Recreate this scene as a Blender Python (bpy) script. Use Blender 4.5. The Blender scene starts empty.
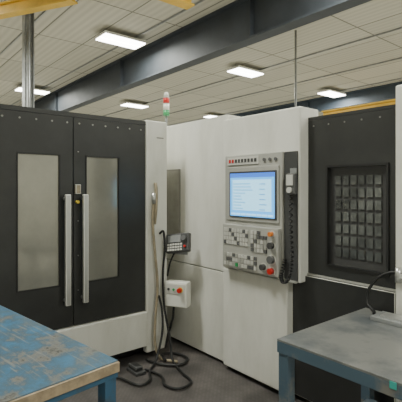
import bpy, bmesh, math, random
from mathutils import Vector, Matrix
random.seed(4)
# ---------------------------------------------------------------- materials
MATS={}
def mat(name,col,rough=0.5,metal=0.0,var=0.0,scale=6.0,col2=None,emit=0,bump=0.0,lo=0.4,hi=0.6,spec=0.5,coord='Object',stretch=None):
    m=bpy.data.materials.new(name); m.use_nodes=True
    nt=m.node_tree; b=nt.nodes['Principled BSDF']
    b.inputs['Roughness'].default_value=rough
    b.inputs['Metallic'].default_value=metal
    b.inputs['Specular IOR Level'].default_value=spec
    c=(*col,1)
    tc=nt.nodes.new('ShaderNodeTexCoord')
    n=nt.nodes.new('ShaderNodeTexNoise'); n.inputs['Scale'].default_value=scale; n.inputs['Detail'].default_value=8
    n.inputs['Roughness'].default_value=0.65
    if stretch:
        mp=nt.nodes.new('ShaderNodeMapping'); mp.inputs['Scale'].default_value=stretch
        nt.links.new(tc.outputs[coord],mp.inputs['Vector']); nt.links.new(mp.outputs[0],n.inputs['Vector'])
    else: nt.links.new(tc.outputs[coord],n.inputs['Vector'])
    r=nt.nodes.new('ShaderNodeValToRGB')
    r.color_ramp.elements[0].position=lo; r.color_ramp.elements[1].position=hi
    if col2 is None: col2=tuple(max(0,x*(1-var)) for x in col)
    r.color_ramp.elements[0].color=(*col2,1); r.color_ramp.elements[1].color=c
    nt.links.new(n.outputs['Fac'],r.inputs['Fac'])
    nt.links.new(r.outputs['Color'],b.inputs['Base Color'])
    if bump>0:
        bp=nt.nodes.new('ShaderNodeBump'); bp.inputs['Strength'].default_value=bump; bp.inputs['Distance'].default_value=0.01
        nt.links.new(n.outputs['Fac'],bp.inputs['Height']); nt.links.new(bp.outputs['Normal'],b.inputs['Normal'])
    if emit>0:
        b.inputs['Emission Color'].default_value=c; b.inputs['Emission Strength'].default_value=emit
    MATS[name]=m; return m
mat('white_paint',(0.79,0.78,0.72),0.42,col2=(0.69,0.68,0.61),scale=2.2,lo=.36,hi=.58,stretch=(1.6,1.6,.5))
mat('white_paint_seam',(0.25,0.24,0.21),0.6)
mat('dark_paint',(0.036,0.037,0.036),0.36,var=0.25,scale=3)
mat('dark_trim',(0.016,0.016,0.016),0.4)
mat('door_glass',(0.40,0.39,0.335),0.12,var=0.35,scale=1.3,metal=0.35,lo=.3,hi=.7)  # warm beige reflection, softly varied, painted into the pane colour
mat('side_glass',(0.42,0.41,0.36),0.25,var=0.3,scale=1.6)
mat('handle_alu',(0.55,0.55,0.53),0.32,metal=0.7)
mat('screw',(0.35,0.35,0.33),0.3,metal=0.9)
mat('panel_grey',(0.44,0.435,0.395),0.5,var=0.08)
mat('panel_dark',(0.06,0.06,0.06),0.5)
mat('key_light',(0.62,0.61,0.56),0.5)
mat('key_dark',(0.12,0.12,0.12),0.5)
mat('rubber',(0.012,0.012,0.012),0.5)
mat('hose_beige',(0.36,0.30,0.20),0.5,var=0.3,scale=12)
mat('red',(0.55,0.02,0.015),0.35)
mat('orange',(0.75,0.22,0.03),0.4)
mat('green_lens',(0.05,0.35,0.12),0.25)
mat('clear_lens',(0.8,0.78,0.7),0.25)
mat('yellow_label',(0.75,0.55,0.05),0.5)
mat('yellow_paint',(0.74,0.46,0.05),0.5,var=0.2,scale=2)
mat('beam_paint',(0.036,0.043,0.052),0.6,var=0.25,scale=1.5)
mat('beam_blue',(0.05,0.068,0.09),0.6,var=0.2,scale=1.5)
mat('galv',(0.36,0.37,0.37),0.4,metal=0.4,var=0.2,scale=8)
mat('bench_blue',(0.035,0.10,0.17),0.45,col2=(0.06,0.065,0.07),scale=4,lo=0.36,hi=0.5,bump=0.15)
mat('bench_top_steel',(0.27,0.27,0.255),0.34,col2=(0.12,0.135,0.145),scale=3.5,lo=0.32,hi=0.55,bump=0.1,metal=0.3)
mat('bench_grey_blue',(0.075,0.12,0.16),0.45,col2=(0.19,0.185,0.17),scale=6,lo=0.36,hi=0.5,bump=0.1)
mat('guard_mesh',(0.19,0.20,0.195),0.25,var=0.6,scale=5,metal=0.7)
mat('wood',(0.40,0.31,0.20),0.7,var=0.4,scale=9)
mat('hall_wall',(0.68,0.67,0.62),0.8,var=0.1,scale=1)
mat('concrete',(0.44,0.43,0.39),0.6,var=0.15,scale=0.7)  # unseen hall floor made pale to bounce fill light onto the ceiling
mat('tube_glow',(1.0,0.99,0.94),0.4,emit=14)
mat('screen_bg',(0.10,0.42,0.92),0.3,emit=1.3)
mat('screen_white',(0.36,0.74,0.98),0.3,emit=1.35)
mat('screen_blue',(0.05,0.18,0.70),0.3,emit=1.1)
mat('screen_text',(0.10,0.30,0.70),0.3,emit=0.6)
mat('teal_strip',(0.05,0.38,0.34),0.5)

def simple_tex(name,rough,build,metal=0):
    m=bpy.data.materials.new(name); m.use_nodes=True; nt=m.node_tree
    b=nt.nodes['Principled BSDF']; b.inputs['Roughness'].default_value=rough; b.inputs['Metallic'].default_value=metal
    tc=nt.nodes.new('ShaderNodeTexCoord'); build(nt,b,tc); MATS[name]=m
def ramp(nt,src,stops):
    r=nt.nodes.new('ShaderNodeValToRGB'); e=r.color_ramp.elements
    e[0].position,e[0].color=stops[0][0],(*stops[0][1],1); e[1].position,e[1].color=stops[-1][0],(*stops[-1][1],1)
    for p,c in stops[1:-1]:
        x=e.new(p); x.color=(*c,1)
    nt.links.new(src,r.inputs['Fac']); return r.outputs['Color']
def mixn(nt,mode,fac,a,b_):
    mx=nt.nodes.new('ShaderNodeMix'); mx.data_type='RGBA'; mx.blend_type=mode
    if isinstance(fac,(int,float)): mx.inputs[0].default_value=fac
    else: nt.links.new(fac,mx.inputs[0])
    for s,i in ((a,6),(b_,7)):
        if isinstance(s,tuple): mx.inputs[i].default_value=(*s,1)
        else: nt.links.new(s,mx.inputs[i])
    return mx.outputs[2]
def benchtop(nt,b,tc):
    n=nt.nodes.new('ShaderNodeTexNoise'); n.inputs['Scale'].default_value=4.2; n.inputs['Detail'].default_value=12; n.inputs['Roughness'].default_value=.75
    nt.links.new(tc.outputs['Object'],n.inputs['Vector'])
    c=ramp(nt,n.outputs['Fac'],[(0.38,(0.03,0.034,0.038)),(0.44,(0.17,0.165,0.145)),(0.50,(0.06,0.105,0.145)),(0.60,(0.05,0.15,0.25))])
    mp=nt.nodes.new('ShaderNodeMapping'); mp.inputs['Scale'].default_value=(1.5,22,1); mp.inputs['Rotation'].default_value=(0,0,.5)
    nt.links.new(tc.outputs['Object'],mp.inputs['Vector'])
    n2=nt.nodes.new('ShaderNodeTexNoise'); n2.inputs['Scale'].default_value=3; n2.inputs['Detail'].default_value=6
    nt.links.new(mp.outputs[0],n2.inputs['Vector'])
    f=ramp(nt,n2.outputs['Fac'],[(0.58,(0,0,0)),(0.66,(.8,.8,.8))])
    nt.links.new(mixn(nt,'MIX',f,c,(0.20,0.20,0.185)),b.inputs['Base Color'])
    bp=nt.nodes.new('ShaderNodeBump'); bp.inputs['Strength'].default_value=.15; bp.inputs['Distance'].default_value=.01
    nt.links.new(n.outputs['Fac'],bp.inputs['Height']); nt.links.new(bp.outputs['Normal'],b.inputs['Normal'])
simple_tex('bench_top_blue',0.36,benchtop)
def ceil_b(nt,b,tc):
    br=nt.nodes.new('ShaderNodeTexBrick'); br.offset=0
    br.inputs['Scale'].default_value=1; br.inputs['Brick Width'].default_value=3.0; br.inputs['Row Height'].default_value=1.3
    br.inputs['Mortar Size'].default_value=0.022; br.inputs['Mortar Smooth'].default_value=0.1
    br.inputs['Color1'].default_value=(0.56,0.53,0.44,1); br.inputs['Color2'].default_value=(0.49,0.465,0.385,1)
    br.inputs['Mortar'].default_value=(0.20,0.19,0.155,1)
    nt.links.new(tc.outputs['Object'],br.inputs['Vector'])
    w=nt.nodes.new('ShaderNodeTexWave'); w.bands_direction='Y'; w.inputs['Scale'].default_value=1.6; w.inputs['Distortion'].default_value=0.3
    nt.links.new(tc.outputs['Object'],w.inputs['Vector'])
    nt.links.new(mixn(nt,'MULTIPLY',0.14,br.outputs['Color'],w.outputs['Color']),b.inputs['Base Color'])
simple_tex('ceiling_panels',0.8,ceil_b)
def floor_b(nt,b,tc):
    n=nt.nodes.new('ShaderNodeTexNoise'); n.inputs['Scale'].default_value=3.5; n.inputs['Detail'].default_value=10
    nt.links.new(tc.outputs['Object'],n.inputs['Vector'])
    c=ramp(nt,n.outputs['Fac'],[(0.35,(0.06,0.055,0.052)),(0.65,(0.14,0.123,0.116))])
    mp=nt.nodes.new('ShaderNodeMapping'); mp.inputs['Rotation'].default_value=(0,0,0.78); nt.links.new(tc.outputs['Object'],mp.inputs['Vector'])
    ch=nt.nodes.new('ShaderNodeTexBrick'); ch.offset=0.5; ch.inputs['Scale'].default_value=1
    ch.inputs['Brick Width'].default_value=0.06; ch.inputs['Row Height'].default_value=0.03; ch.inputs['Mortar Size'].default_value=0.008
    ch.inputs['Color1'].default_value=(1,1,1,1); ch.inputs['Color2'].default_value=(0.8,0.8,0.8,1); ch.inputs['Mortar'].default_value=(0.5,0.5,0.5,1)
    nt.links.new(mp.outputs[0],ch.inputs['Vector'])
    nt.links.new(mixn(nt,'MULTIPLY',0.3,c,ch.outputs['Color']),b.inputs['Base Color'])
    bp=nt.nodes.new('ShaderNodeBump'); bp.inputs['Strength'].default_value=0.12; bp.inputs['Distance'].default_value=0.004
    nt.links.new(ch.outputs['Color'],bp.inputs['Height']); nt.links.new(bp.outputs['Normal'],b.inputs['Normal'])
simple_tex('floor_tread',0.5,floor_b)

# ---------------------------------------------------------------- builder
class B:
    def __init__(s,name): s.name=name; s.bm=bmesh.new(); s.ms=[]; s.T=Matrix.Identity(4)
    def mi(s,m):
        if m not in s.ms: s.ms.append(m)
        return s.ms.index(m)
    def face(s,vs,m,smooth=False):
        f=s.bm.faces.new(vs); f.material_index=s.mi(m); f.smooth=smooth; return f
    def v(s,p): return s.bm.verts.new(s.T@Vector(p))
    def box(s,a,b,m,bev=0.0):
        x0,x1=sorted((a[0],b[0])); y0,y1=sorted((a[1],b[1])); z0,z1=sorted((a[2],b[2]))
        P=[s.v(p) for p in [(x0,y0,z0),(x1,y0,z0),(x1,y1,z0),(x0,y1,z0),(x0,y0,z1),(x1,y0,z1),(x1,y1,z1),(x0,y1,z1)]]
        fs=[s.face([P[i] for i in q],m) for q in [(3,2,1,0),(4,5,6,7),(0,1,5,4),(1,2,6,5),(2,3,7,6),(3,0,4,7)]]
        if bev>0:
            es=set(e for f in fs for e in f.edges)
            bmesh.ops.bevel(s.bm,geom=list(es),offset=bev,segments=2,affect='EDGES',profile=0.5)
    def prism(s,poly,z0,z1,m):
        lo=[s.v((x,y,z0)) for x,y in poly]; hi=[s.v((x,y,z1)) for x,y in poly]
        s.face(hi,m); s.face(lo[::-1],m); n=len(poly)
        for i in range(n): s.face([lo[i],lo[(i+1)%n],hi[(i+1)%n],hi[i]],m)
    def cyl(s,p0,p1,r,m,r1=None,seg=20):
        if r1 is None: r1=r
        p0=Vector(p0);p1=Vector(p1); d=(p1-p0).normalized(); a=d.orthogonal().normalized(); c=d.cross(a)
        A=[];C=[]
        for i in range(seg):
            t=2*math.pi*i/seg; o=a*math.cos(t)+c*math.sin(t)
            A.append(s.v(p0+o*r)); C.append(s.v(p1+o*r1))
        s.face(A[::-1],m); s.face(C,m)
        for i in range(seg): s.face([A[i],A[(i+1)%seg],C[(i+1)%seg],C[i]],m,True)
    def tube(s,pts,r,m,seg=10,sub=8):
        P=[Vector(p) for p in pts]; Q=[]
        if sub>1:
            E=[P[0]*2-P[1]]+P+[P[-1]*2-P[-2]]
            for i in range(1,len(E)-2):
                for k in range(sub):
                    t=k/sub
                    Q.append(0.5*((2*E[i])+(-E[i-1]+E[i+1])*t+(2*E[i-1]-5*E[i]+4*E[i+1]-E[i+2])*t*t+(-E[i-1]+3*E[i]-3*E[i+1]+E[i+2])*t**3))
            Q.append(P[-1])
        else: Q=P
        prev=None; rings=[]
        for i,q in enumerate(Q):
            d=(Q[min(i+1,len(Q)-1)]-Q[max(i-1,0)]).normalized()
            a=d.orthogonal() if prev is None else prev-d*prev.dot(d)
            a.normalize(); prev=a; c=d.cross(a)
            rings.append([s.v(q+(a*math.cos(2*math.pi*k/seg)+c*math.sin(2*math.pi*k/seg))*r) for k in range(seg)])
        for i in range(len(rings)-1):
            for k in range(seg):
                s.face([rings[i][k],rings[i][(k+1)%seg],rings[i+1][(k+1)%seg],rings[i+1][k]],m,True)
        s.face(rings[0][::-1],m); s.face(rings[-1],m)
    def done(s,bevel=0.0,loc=None,rot=0,parent=None):
        bmesh.ops.recalc_face_normals(s.bm,faces=s.bm.faces)
        me=bpy.data.meshes.new(s.name)
        if loc is None:
            xs=[v.co for v in s.bm.verts]
            c=Vector([(min(p[i] for p in xs)+max(p[i] for p in xs))/2 for i in range(3)]); c.z=min(p.z for p in xs)
            for v in s.bm.verts: v.co-=c
            loc=c
        s.bm.to_mesh(me); s.bm.free()
        for m in s.ms: me.materials.append(MATS[m])
        o=bpy.data.objects.new(s.name,me); bpy.context.collection.objects.link(o)
        o.location=loc; o.rotation_euler=(0,0,rot)
        if parent is not None:
            o.parent=parent; o.location=Vector(loc)-parent.location
        if bevel>0:
            md=o.modifiers.new('bevel','BEVEL'); md.width=bevel; md.segments=2; md.limit_method='ANGLE'; md.angle_limit=1.0
        return o

# ---------------------------------------------------------------- room shell
X0,X1,Y0,Y1,H=-32,7,-5,36,6.0
b=B('floor')
tx0,tx1,ty0,ty1=-6.5,0.8,-2.5,5.4
b.box((X0,Y0,-0.1),(tx0,Y1,0),'concrete'); b.box((tx1,Y0,-0.1),(X1,Y1,0),'concrete')
b.box((tx0,Y0,-0.1),(tx1,ty0,0),'concrete'); b.box((tx0,ty1,-0.1),(tx1,Y1,0),'concrete')
b.box((tx0,ty0,-0.1),(tx1,ty1,0),'floor_tread'); b.done(loc=(0,0,0))
b=B('ceiling'); b.box((X0,Y0,H),(X1,Y1,H+0.1),'ceiling_panels'); b.done(loc=(0,0,0))
for n,a,c in [('wall_west',(X0-.1,Y0,0),(X0,Y1,H)),('wall_east',(X1,Y0,0),(X1+.1,Y1,H)),('wall_north',(X0,Y1,0),(X1,Y1+.1,H)),('wall_south',(X0,Y0-.1,0),(X1,Y0,H))]:
    b=B(n); b.box(a,c,'hall_wall'); b.done()

def ibeam_x(name,y,x0,x1,z0,z1,fl,m):
    b=B(name)
    b.box((x0,y-fl/2,z0),(x1,y+fl/2,z0+0.05),m); b.box((x0,y-fl/2,z1-0.05),(x1,y+fl/2,z1),m)
    b.box((x0,y-0.03,z0+0.05),(x1,y+0.03,z1-0.05),m)
    x=x0+1.5
    while x<x1: b.box((x,y-fl/2+.02,z0+0.05),(x+.015,y+fl/2-.02,z1-0.05),m); x+=6
    return b.done()
ibeam_x('steel_roof_beam',6.9,X0,X1,5.0,6.0,0.34,'beam_paint')
ibeam_x('steel_roof_beam',17.2,X0,X1,5.36,6.0,0.3,'beam_blue')
ibeam_x('steel_roof_beam',27.5,X0,X1,5.36,6.0,0.3,'beam_blue')

b=B('ceiling_purlins')
y=-4.3
while y<Y1:
    b.box((X0,y-0.015,5.95),(X1,y+0.015,6.0),'galv'); y+=2.6
b.done()

b=B('crane_runway_beam'); b.box((-9.9,14.45,4.40),(3,14.75,4.45),'yellow_paint'); b.box((-9.9,14.45,4.72),(3,14.75,4.77),'yellow_paint'); b.box((-9.9,14.57,4.45),(3,14.63,4.72),'yellow_paint')
for x in (-3.5,1.5): b.box((x,14.55,4.77),(x+.1,14.65,6.0),'beam_blue')
b.done()
b=B('jib_crane_boom')
b.box((-2.5,-0.10,-.13),(2.1,.10,-.10),'yellow_paint'); b.box((-2.5,-0.10,.10),(2.1,.10,.13),'yellow_paint'); b.box((-2.5,-0.025,-.10),(2.1,.025,.10),'yellow_paint')
b.box((-1.0,-.05,.13),(-.9,.05,.55),'beam_blue'); b.box((1.0,-.05,.13),(1.1,.05,.55),'beam_blue')
b.done(loc=(-9.75,2.25,5.45),rot=math.radians(29))
b=B('crane_bridge_beam')
b.box((-6.85,1.0,5.35),(-6.6,5.25,5.39),'yellow_paint'); b.box((-6.85,1.0,5.55),(-6.6,5.25,5.59),'yellow_paint'); b.box((-6.75,1.0,5.39),(-6.7,5.25,5.55),'yellow_paint')
b.box((-6.77,1.8,5.59),(-6.68,1.9,6.0),'beam_blue'); b.box((-6.77,4.8,5.59),(-6.68,4.9,6.0),'beam_blue')
b.done()
b=B('steel_column')
cx,cy=-10.4,3.14
b.box((cx-.11,cy-.11,0),(cx+.11,cy-.09,6),'galv'); b.box((cx-.11,cy+.09,0),(cx+.11,cy+.11,6),'galv'); b.box((cx-.012,cy-.09,0),(cx+.012,cy+.09,6),'galv')
b.cyl((cx+.16,cy-.05,0),(cx+.16,cy-.05,6),.035,'galv')
b.box((cx-.2,cy-.2,0),(cx+.2,cy+.2,.03),'galv')
b.done()
b=B('electrical_conduit'); b.cyl((-7.2,9.3,0),(-7.2,9.3,6),.03,'galv'); b.box((-7.28,9.2,1.2),(-7.12,9.28,1.5),'galv'); b.done()

# light fixtures
for xi in (3.6,-3.5,-10.5,-18.3,-26):
    for yi in (0.3,5.7,10.7,16.1,22.7,29):
        b=B('fluorescent_light')
        b.prism([(xi-.32,yi-.64),(xi+.32,yi-.64),(xi+.32,yi+.64),(xi-.32,yi+.64)],5.80,5.87,'white_paint')
        b.box((xi-.30,yi-.62,5.77),(xi-.01,yi+.62,5.80),'tube_glow'); b.box((xi+.01,yi-.62,5.77),(xi+.30,yi+.62,5.80),'tube_glow')
        b.cyl((xi,yi-.5,5.87),(xi,yi-.5,6.0),.01,'galv'); b.cyl((xi,yi+.5,5.87),(xi,yi+.5,6.0),.01,'galv')
        b.done()
        L=bpy.data.lights.new('lamp','AREA'); L.shape='RECTANGLE'; L.size=.6; L.size_y=1.25; L.energy=220; L.color=(0.975,1.0,0.91)
        o=bpy.data.objects.new('fluorescent_lamp_light',L); o.location=(xi,yi,5.75); bpy.context.collection.objects.link(o)

# ---------------------------------------------------------------- left: pallet loading station
b=B('pallet_loading_station'); W='white_paint'; D='dark_paint'
FX=-3.46
b.box((-5.2,.32,.12),(FX-.05,2.385,2.26),W)
b.box((-5.1,.4,0),(FX-.15,2.30,.12),'dark_trim')
b.box((FX-.05,.32,.12),(FX+.0,.66,2.3),W,.008)
b.box((FX-.05,2.145,.05),(FX+.02,2.385,2.31),W,.01)
b.box((FX-.05,.66,.12),(FX+.03,2.145,.455),W,.01)
b.box((FX-.05,.66,2.262),(FX+.004,2.145,2.30),D)
for y0,y1,wy0,wy1 in ((.67,1.414,.965,1.295),(1.422,2.14,1.54,1.85)):
    z0,z1=.465,2.26; w0,w1=.83,1.925
    b.box((FX-.04,y0,z0),(FX,wy0,z1),D); b.box((FX-.04,wy1,z0),(FX,y1,z1),D)
    b.box((FX-.04,wy0,z0),(FX,wy1,w0),D); b.box((FX-.04,wy0,w1),(FX,wy1,z1),D)
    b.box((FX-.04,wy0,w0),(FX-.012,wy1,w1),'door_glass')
    g=.012
    for a,c in (((wy0-g,w0-g),(wy0,w1+g)),((wy1,w0-g),(wy1+g,w1+g)),((wy0,w0-g),(wy1,w0)),((wy0,w1),(wy1,w1+g))):
        b.box((FX-.005,a[0],a[1]),(FX+.006,c[0],c[1]),'dark_trim')
    for i in range(6):
        y=y0+.05+(y1-y0-.1)*i/5
        b.cyl((FX,y,z1-.05),(FX+.006,y,z1-.05),.008,'screw',seg=10)
    for i in range(1,6):
        b.cyl((FX,y0+.04,z0+.3*i),(FX+.005,y0+.04,z0+.3*i),.006,'screw',seg=8)
for yh in (1.345,1.50):
    b.box((FX+.045,yh-.022,.665),(FX+.085,yh+.022,1.595),'handle_alu',.006)
    for z in (.70,1.56): b.cyl((FX,yh,z),(FX+.05,yh,z),.016,'handle_alu')
b.box((FX,1.43,1.60),(FX+.03,1.475,1.68),'hose_beige',.004)
b.cyl((FX,1.45,1.53),(FX+.03,1.45,1.53),.014,'yellow_label')
b.box((FX+.02,2.26,2.14),(FX+.023,2.34,2.15),'white_paint_seam')
b.box((-4.4,.5,2.26),(-4.1,2.2,2.36),'galv')
b.cyl((-3.75,.4,2.31),(-3.75,2.2,2.31),.03,'dark_trim')
b.done()

# ---------------------------------------------------------------- right: CNC machine
b=B('cnc_machining_centre')
b.box((-4.9,2.80,.06),(-.98,5.2,2.18),W)
b.box((-4.8,2.9,0),(-1.1,5.1,.06),'dark_trim')
b.box((-4.9,2.62,.03),(-2.81,2.80,.86),W,.006); b.box((-4.9,2.62,.87),(-2.81,2.80,2.33),W,.006)
b.box((-4.9,2.64,.85),(-2.81,2.79,.88),'white_paint_seam')
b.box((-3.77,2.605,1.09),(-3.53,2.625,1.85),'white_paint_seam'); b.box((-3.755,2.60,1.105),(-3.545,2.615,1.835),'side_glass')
b.box((-2.80,2.56,.93),(-1.942,2.80,2.27),W,.012)
b.box((-2.80,2.56,.04),(-2.065,2.80,.925),W,.012)
py=2.66
xa,xb=-1.94,-1.255; z0,z1=1.0,2.165
wa,wb,wz0,wz1=-1.765,-1.325,1.09,1.80
b.box((xa,py,z0),(wa,2.80,z1),D); b.box((wb,py,z0),(xb,2.80,z1),D)
b.box((wa,py,z0),(wb,2.80,wz0),D); b.box((wa,py,wz1),(wb,2.80,z1),D)
b.box((wa,py+.03,wz0),(wb,2.80,wz1),'panel_dark')
for i in range(6):
    for j in range(7):
        w=(wb-wa-.08)/6; h=(wz1-wz0-.10)/7
        x=wa+.04+i*w; z=wz0+.05+j*h
        b.box((x+.008,py+.022,z+.012),(x+w-.008,py+.031,z+h-.012),'guard_mesh')
g=.016
b.box((wa-g,py-.01,wz0-g),(wa,py+.005,wz1+g),'dark_trim'); b.box((wb,py-.01,wz0-g),(wb+g,py+.005,wz1+g),'dark_trim')
b.box((wa,py-.01,wz0-g),(wb,py+.005,wz0),'dark_trim'); b.box((wa,py-.01,wz1),(wb,py+.005,wz1+g),'dark_trim')
b.box((xa,py-.015,.985),(xb,2.80,.997),'panel_grey')
b.box((-2.064,2.625,.04),(xb,2.80,.983),D,.004)
b.box((xa,py,2.167),(xb,2.80,2.19),D)
for i in range(5):
    b.cyl((xa+.05+i*.13,py-.004,2.12),(xa+.05+i*.13,py,2.12),.007,'screw',seg=8)
b.box((-1.252,2.62,.04),(-.95,2.80,2.30),W,.01)
b.done()

# control panel
b=B('cnc_control_panel'); yf=2.56; S=.07
b.T=Matrix.Translation((S,0,0))
b.box((-2.81,yf-.03,.945),(-2.155,yf,1.935),'panel_grey',.008)
b.box((-2.15,yf-.012,.945),(-2.03,yf,1.93),'panel_dark')
b.box((-2.155,yf-.03,.93),(-2.03,yf,.945),'panel_grey')
b.box((-2.78,yf-.04,1.37),(-2.185,yf-.03,1.83),'panel_grey',.004)
b.box((-2.735,yf-.046,1.40),(-2.205,yf-.038,1.79),'panel_dark')
b.box((-2.72,yf-.05,1.41),(-2.22,yf-.045,1.775),'screen_bg')
b.box((-2.72,yf-.052,1.74),(-2.22,yf-.049,1.775),'screen_blue')
b.box((-2.69,yf-.052,1.46),(-2.25,yf-.049,1.72),'screen_white')
for i in range(9): b.box((-2.68,yf-.054,1.475+i*.026),(-2.68+random.uniform(.08,.24),yf-.051,1.480+i*.026),'screen_text')
for i in range(6): b.box((-2.375,yf-.054,1.47+i*.042),(-2.375+random.uniform(.05,.10),yf-.051,1.476+i*.042),'screen_text')
for i in range(8): b.box((-2.705+i*.06,yf-.053,1.42),(-2.655+i*.06,yf-.049,1.436),'screen_white')
b.box((-2.77,yf-.038,1.85),(-2.40,yf-.03,1.915),'key_light')
for i in range(9): b.box((-2.75+i*.038,yf-.041,1.868),(-2.726+i*.038,yf-.037,1.898),'red' if i<2 else 'panel_dark')
for i in range(3): b.cyl((-2.34+i*.06,yf-.04,1.88),(-2.34+i*.06,yf-.03,1.88),.014,'key_dark')
b.box((-2.80,yf-.07,.955),(-2.165,yf-.028,1.335),'panel_grey',.008)
yk=yf-.078
for r in range(4):
    for c in range(9):
        x=-2.775+c*.033; z=1.165+r*.036
        b.box((x,yk,z),(x+.026,yf-.068,z+.028),'key_light' if (r+c)%5 else 'key_dark')
for r in range(5):
    for c in range(5):
        if r==4 and c>2: continue
        x=-2.45+c*.036; z=1.13+r*.036
        b.box((x,yk,z),(x+.028,yf-.068,z+.028),random.choice(['key_dark','key_light','panel_grey']))
for r in range(3):
    for c in range(11):
        x=-2.775+c*.036; z=.98+r*.04
        b.box((x,yk,z),(x+.028,yf-.068,z+.028),random.choice(['key_light','key_light','panel_grey','key_dark','green_lens' if c==4 else 'key_light']))
for x,z,r,m in ((-2.225,1.29,.018,'orange'),(-2.225,1.20,.026,'panel_dark'),(-2.225,1.09,.03,'key_dark'),(-2.31,1.02,.024,'panel_dark'),(-2.225,1.0,.024,'red')):
    b.cyl((x,yf-.07,z),(x,yf-.105,z),r,m)
    b.cyl((x,yf-.07,z),(x,yf-.073,z),r+.01,'key_light')
cp=b.done()
b=B('jog_handset'); b.T=Matrix.Translation((S+.01,0,0))
b.box((-2.11,2.50,1.60),(-2.03,2.545,1.76),'key_dark',.012); b.box((-2.10,2.493,1.67),(-2.04,2.50,1.75),'key_light')
b.cyl((-2.07,2.50,1.635),(-2.07,2.485,1.635),.022,'key_light')
b.box((-2.10,2.54,1.70),(-2.04,2.56,1.80),'galv')
pts=[]
n=260
path=[(-2.07,2.51,1.60),(-2.06,2.50,1.35),(-2.045,2.49,1.12),(-2.07,2.485,.97),(-2.12,2.485,.93),(-2.15,2.50,.98),(-2.14,2.53,1.10)]
def cat(P,t):
    P=[Vector(p) for p in P]; m=len(P)-1; i=min(int(t*m),m-1); u=t*m-i
    a=P[max(i-1,0)];p=P[i];q=P[i+1];c=P[min(i+2,m)]
    return .5*((2*p)+(q-a)*u+(2*a-5*p+4*q-c)*u*u+(-a+3*p-3*q+c)*u**3)
for i in range(n+1):
    t=i/n; p=cat(path,t); a=t*2*math.pi*38
    pts.append(p+Vector((math.cos(a)*.012,math.sin(a)*.012,0)))
b.tube(pts,.005,'rubber',seg=6,sub=1)
b.done(parent=cp)

b=B('signal_beacon_tower'); bx,by=-3.94,2.72
b.cyl((bx,by,2.33),(bx,by,2.36),.035,'key_light')
b.cyl((bx,by,2.33),(bx,by,2.48),.012,'galv')
for z,m in ((2.48,'green_lens'),(2.55,'clear_lens'),(2.62,'red')):
    b.cyl((bx,by,z),(bx,by,z+.064),.036,m); b.cyl((bx,by,z+.064),(bx,by,z+.07),.038,'key_light')
b.cyl((bx,by,2.69),(bx,by,2.75),.036,'key_light',r1=.02)
b.done()

rot=math.radians(28)
b=B('handheld_pendant')
b.T=Matrix.Rotation(math.radians(-8),4,'Y')@Matrix.Rotation(math.radians(-20),4,'X')
b.box((-.13,-.03,-.10),(.13,.03,.09),'panel_dark',.015)
b.box((-.10,-.035,.0),(.04,-.03,.07),'galv')
for i in range(6):
    for j in range(3): b.box((-.105+i*.028,-.036,-.085+j*.027),(-.085+i*.028,-.03,-.068+j*.027),'key_light')
b.cyl((.08,-.03,.03),(.08,-.06,.03),.025,'key_dark')
b.cyl((.09,-.03,-.05),(.09,-.05,-.05),.011,'red')
b.T=Matrix.Identity(4)
b.box((-.16,.03,-.12),(.08,.045,-.03),'galv') 
b.tube([(-.05,.03,-.09),(-.09,.0,-.2),(-.11,-.01,-.30),(-.13,.02,-.34)],.009,'rubber')
b.done(loc=(-3.31,2.43,1.11),rot=rot)
b=B('pushbutton_control_box')
b.box((-.12,-.05,-.125),(.12,.06,.12),W,.012)
b.box((-.11,-.056,.01),(.10,-.05,.10),'key_light')
b.cyl((.055,-.05,.05),(.055,-.06,.05),.028,'yellow_label'); b.cyl((.055,-.06,.05),(.055,-.09,.05),.022,'red')
for i in range(2): b.cyl((-.07+i*.055,-.05,.05),(-.07+i*.055,-.065,.05),.012,('panel_dark','green_lens')[i])
b.box((-.16,.0,-.05),(-.12,.04,.05),'galv')
b.tube([(-.04,0,-.125),(-.05,-.01,-.25),(-.10,0,-.4),(-.12,-.03,-.55)],.012,'rubber')
b.done(loc=(-3.31,2.42,.61),rot=rot)

b=B('coolant_hose')
b.tube([(-3.40,2.20,1.55),(-3.40,2.19,1.3),(-3.39,2.21,1.0),(-3.38,2.23,.7),(-3.37,2.20,.4),(-3.36,2.19,.15),(-3.30,2.22,.025),(-3.15,2.30,.02)],.013,'hose_beige')
b.tube([(-3.42,2.23,1.70),(-3.40,2.23,1.62),(-3.39,2.22,1.45),(-3.41,2.215,1.3)],.016,'hose_beige')
b.cyl((-3.40,2.20,1.50),(-3.40,2.20,1.60),.02,'handle_alu')
b.done()
b=B('air_hose')
b.tube([(-3.42,2.28,1.2),(-3.38,2.30,1.22),(-3.375,2.31,1.05),(-3.39,2.30,.8),(-3.37,2.30,.5),(-3.30,2.32,.2),(-3.2,2.28,.03),(-2.95,2.2,.02),(-2.75,2.15,.02),(-2.72,2.0,.02),(-2.85,1.95,.02),(-3.0,2.02,.02),(-3.2,1.98,.02)],.011,'rubber')
b.tube([(-3.40,2.26,.6),(-3.36,2.27,.45),(-3.33,2.25,.25),(-3.28,2.15,.04),(-3.15,2.0,.02),(-3.0,1.9,.02),(-2.98,1.78,.02),(-3.2,1.72,.02),(-3.38,1.6,.02)],.011,'rubber')
b.tube([(-3.38,2.1,.02),(-3.2,2.15,.02),(-3.08,2.28,.02),(-3.15,2.42,.02),(-3.32,2.40,.02),(-3.36,2.27,.03),(-3.2,2.2,.042)],.012,'rubber')
b.done()
b=B('foot_pedal')
b.box((-3.33,1.86,0),(-3.15,1.96,.03),'panel_dark',.006); b.box((-3.32,1.87,.03),(-3.18,1.95,.07),'rubber',.015)
b.done()

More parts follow.
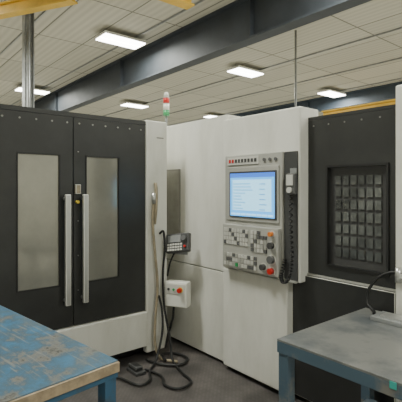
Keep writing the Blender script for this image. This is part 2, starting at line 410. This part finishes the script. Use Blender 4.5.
# ---------------------------------------------------------------- benches
b=B('workbench')
x0,x1,y0,y1=-1.43,.25,1.69,2.58; zt=.86
b.box((x0,y0,zt-.012),(x1,y1,zt),'bench_top_steel')
b.box((x0,y0,zt-.07),(x1,y0+.006,zt-.012),'bench_grey_blue'); b.box((x0,y1-.006,zt-.07),(x1,y1,zt-.012),'bench_grey_blue')
b.box((x0,y0+.006,zt-.07),(x0+.006,y1-.006,zt-.012),'bench_grey_blue'); b.box((x1-.006,y0+.006,zt-.07),(x1,y1-.006,zt-.012),'bench_grey_blue')
for x in (x0+.006,x1-.066):
    for y in (y0+.006,y1-.066):
        b.box((x,y,0),(x+.06,y+.06,zt-.012),'bench_grey_blue')
b.box((x0+.05,y0+.05,.28),(x1-.05,y1-.05,.30),'bench_grey_blue')
b.box((-.83,y0-.004,.825),(-.80,y0,.856),'teal_strip')
b.done(bevel=.002)
ang=math.radians(188)
b=B('workbench')
L=1.36; Wd=.95; zt=.85
b.box((0,0,zt-.014),(L,Wd,zt),'bench_top_blue')
b.box((0,0,zt-.08),(L,.006,zt-.014),'bench_blue'); b.box((0,Wd-.006,zt-.08),(L,Wd,zt-.014),'bench_blue')
b.box((0,.006,zt-.08),(.006,Wd-.006,zt-.014),'bench_blue'); b.box((L-.006,.006,zt-.08),(L,Wd-.006,zt-.014),'bench_blue')
b.box((-.014,0,zt-.05),(-.001,Wd,zt-.004),'wood')
for x in (.006,L-.066):
    for y in (.006,Wd-.066): b.box((x,y,0),(x+.06,y+.06,zt-.014),'bench_blue')
b.box((.05,.05,.30),(L-.05,Wd-.05,.32),'bench_blue')
b.done(bevel=.002,loc=(-1.737,.927,0),rot=ang)

b=B('surface_plate')
b.box((-1.28,2.36,.86),(-1.02,2.52,.885),'galv',.004); b.box((-1.24,2.39,.885),(-1.06,2.49,.892),'handle_alu',.002)
b.done()
b=B('coolant_nozzle_hose')
b.tube([(-1.20,2.60,1.10),(-1.25,2.59,1.12),(-1.33,2.57,1.08),(-1.39,2.55,.99),(-1.39,2.53,.91),(-1.33,2.50,.875),(-1.30,2.45,.872)],.01,'rubber')
b.cyl((-1.22,2.598,1.06),(-1.22,2.598,1.15),.02,'handle_alu'); b.box((-1.24,2.585,1.085),(-1.14,2.619,1.125),'key_light',.004)
b.done()

# ---------------------------------------------------------------- camera
cam=bpy.data.cameras.new('camera'); co=bpy.data.objects.new('camera',cam); bpy.context.collection.objects.link(co)
cam.sensor_width=36; cam.lens=415/402*36; cam.shift_y=-13/402; cam.clip_end=200
co.location=(0,0,1.65); co.rotation_euler=(math.radians(90),0,math.radians(50.6))
bpy.context.scene.camera=co
w=bpy.data.worlds.new('world'); bpy.context.scene.world=w; w.use_nodes=True
w.node_tree.nodes['Background'].inputs[0].default_value=(.5,.5,.45,1); w.node_tree.nodes['Background'].inputs[1].default_value=.3
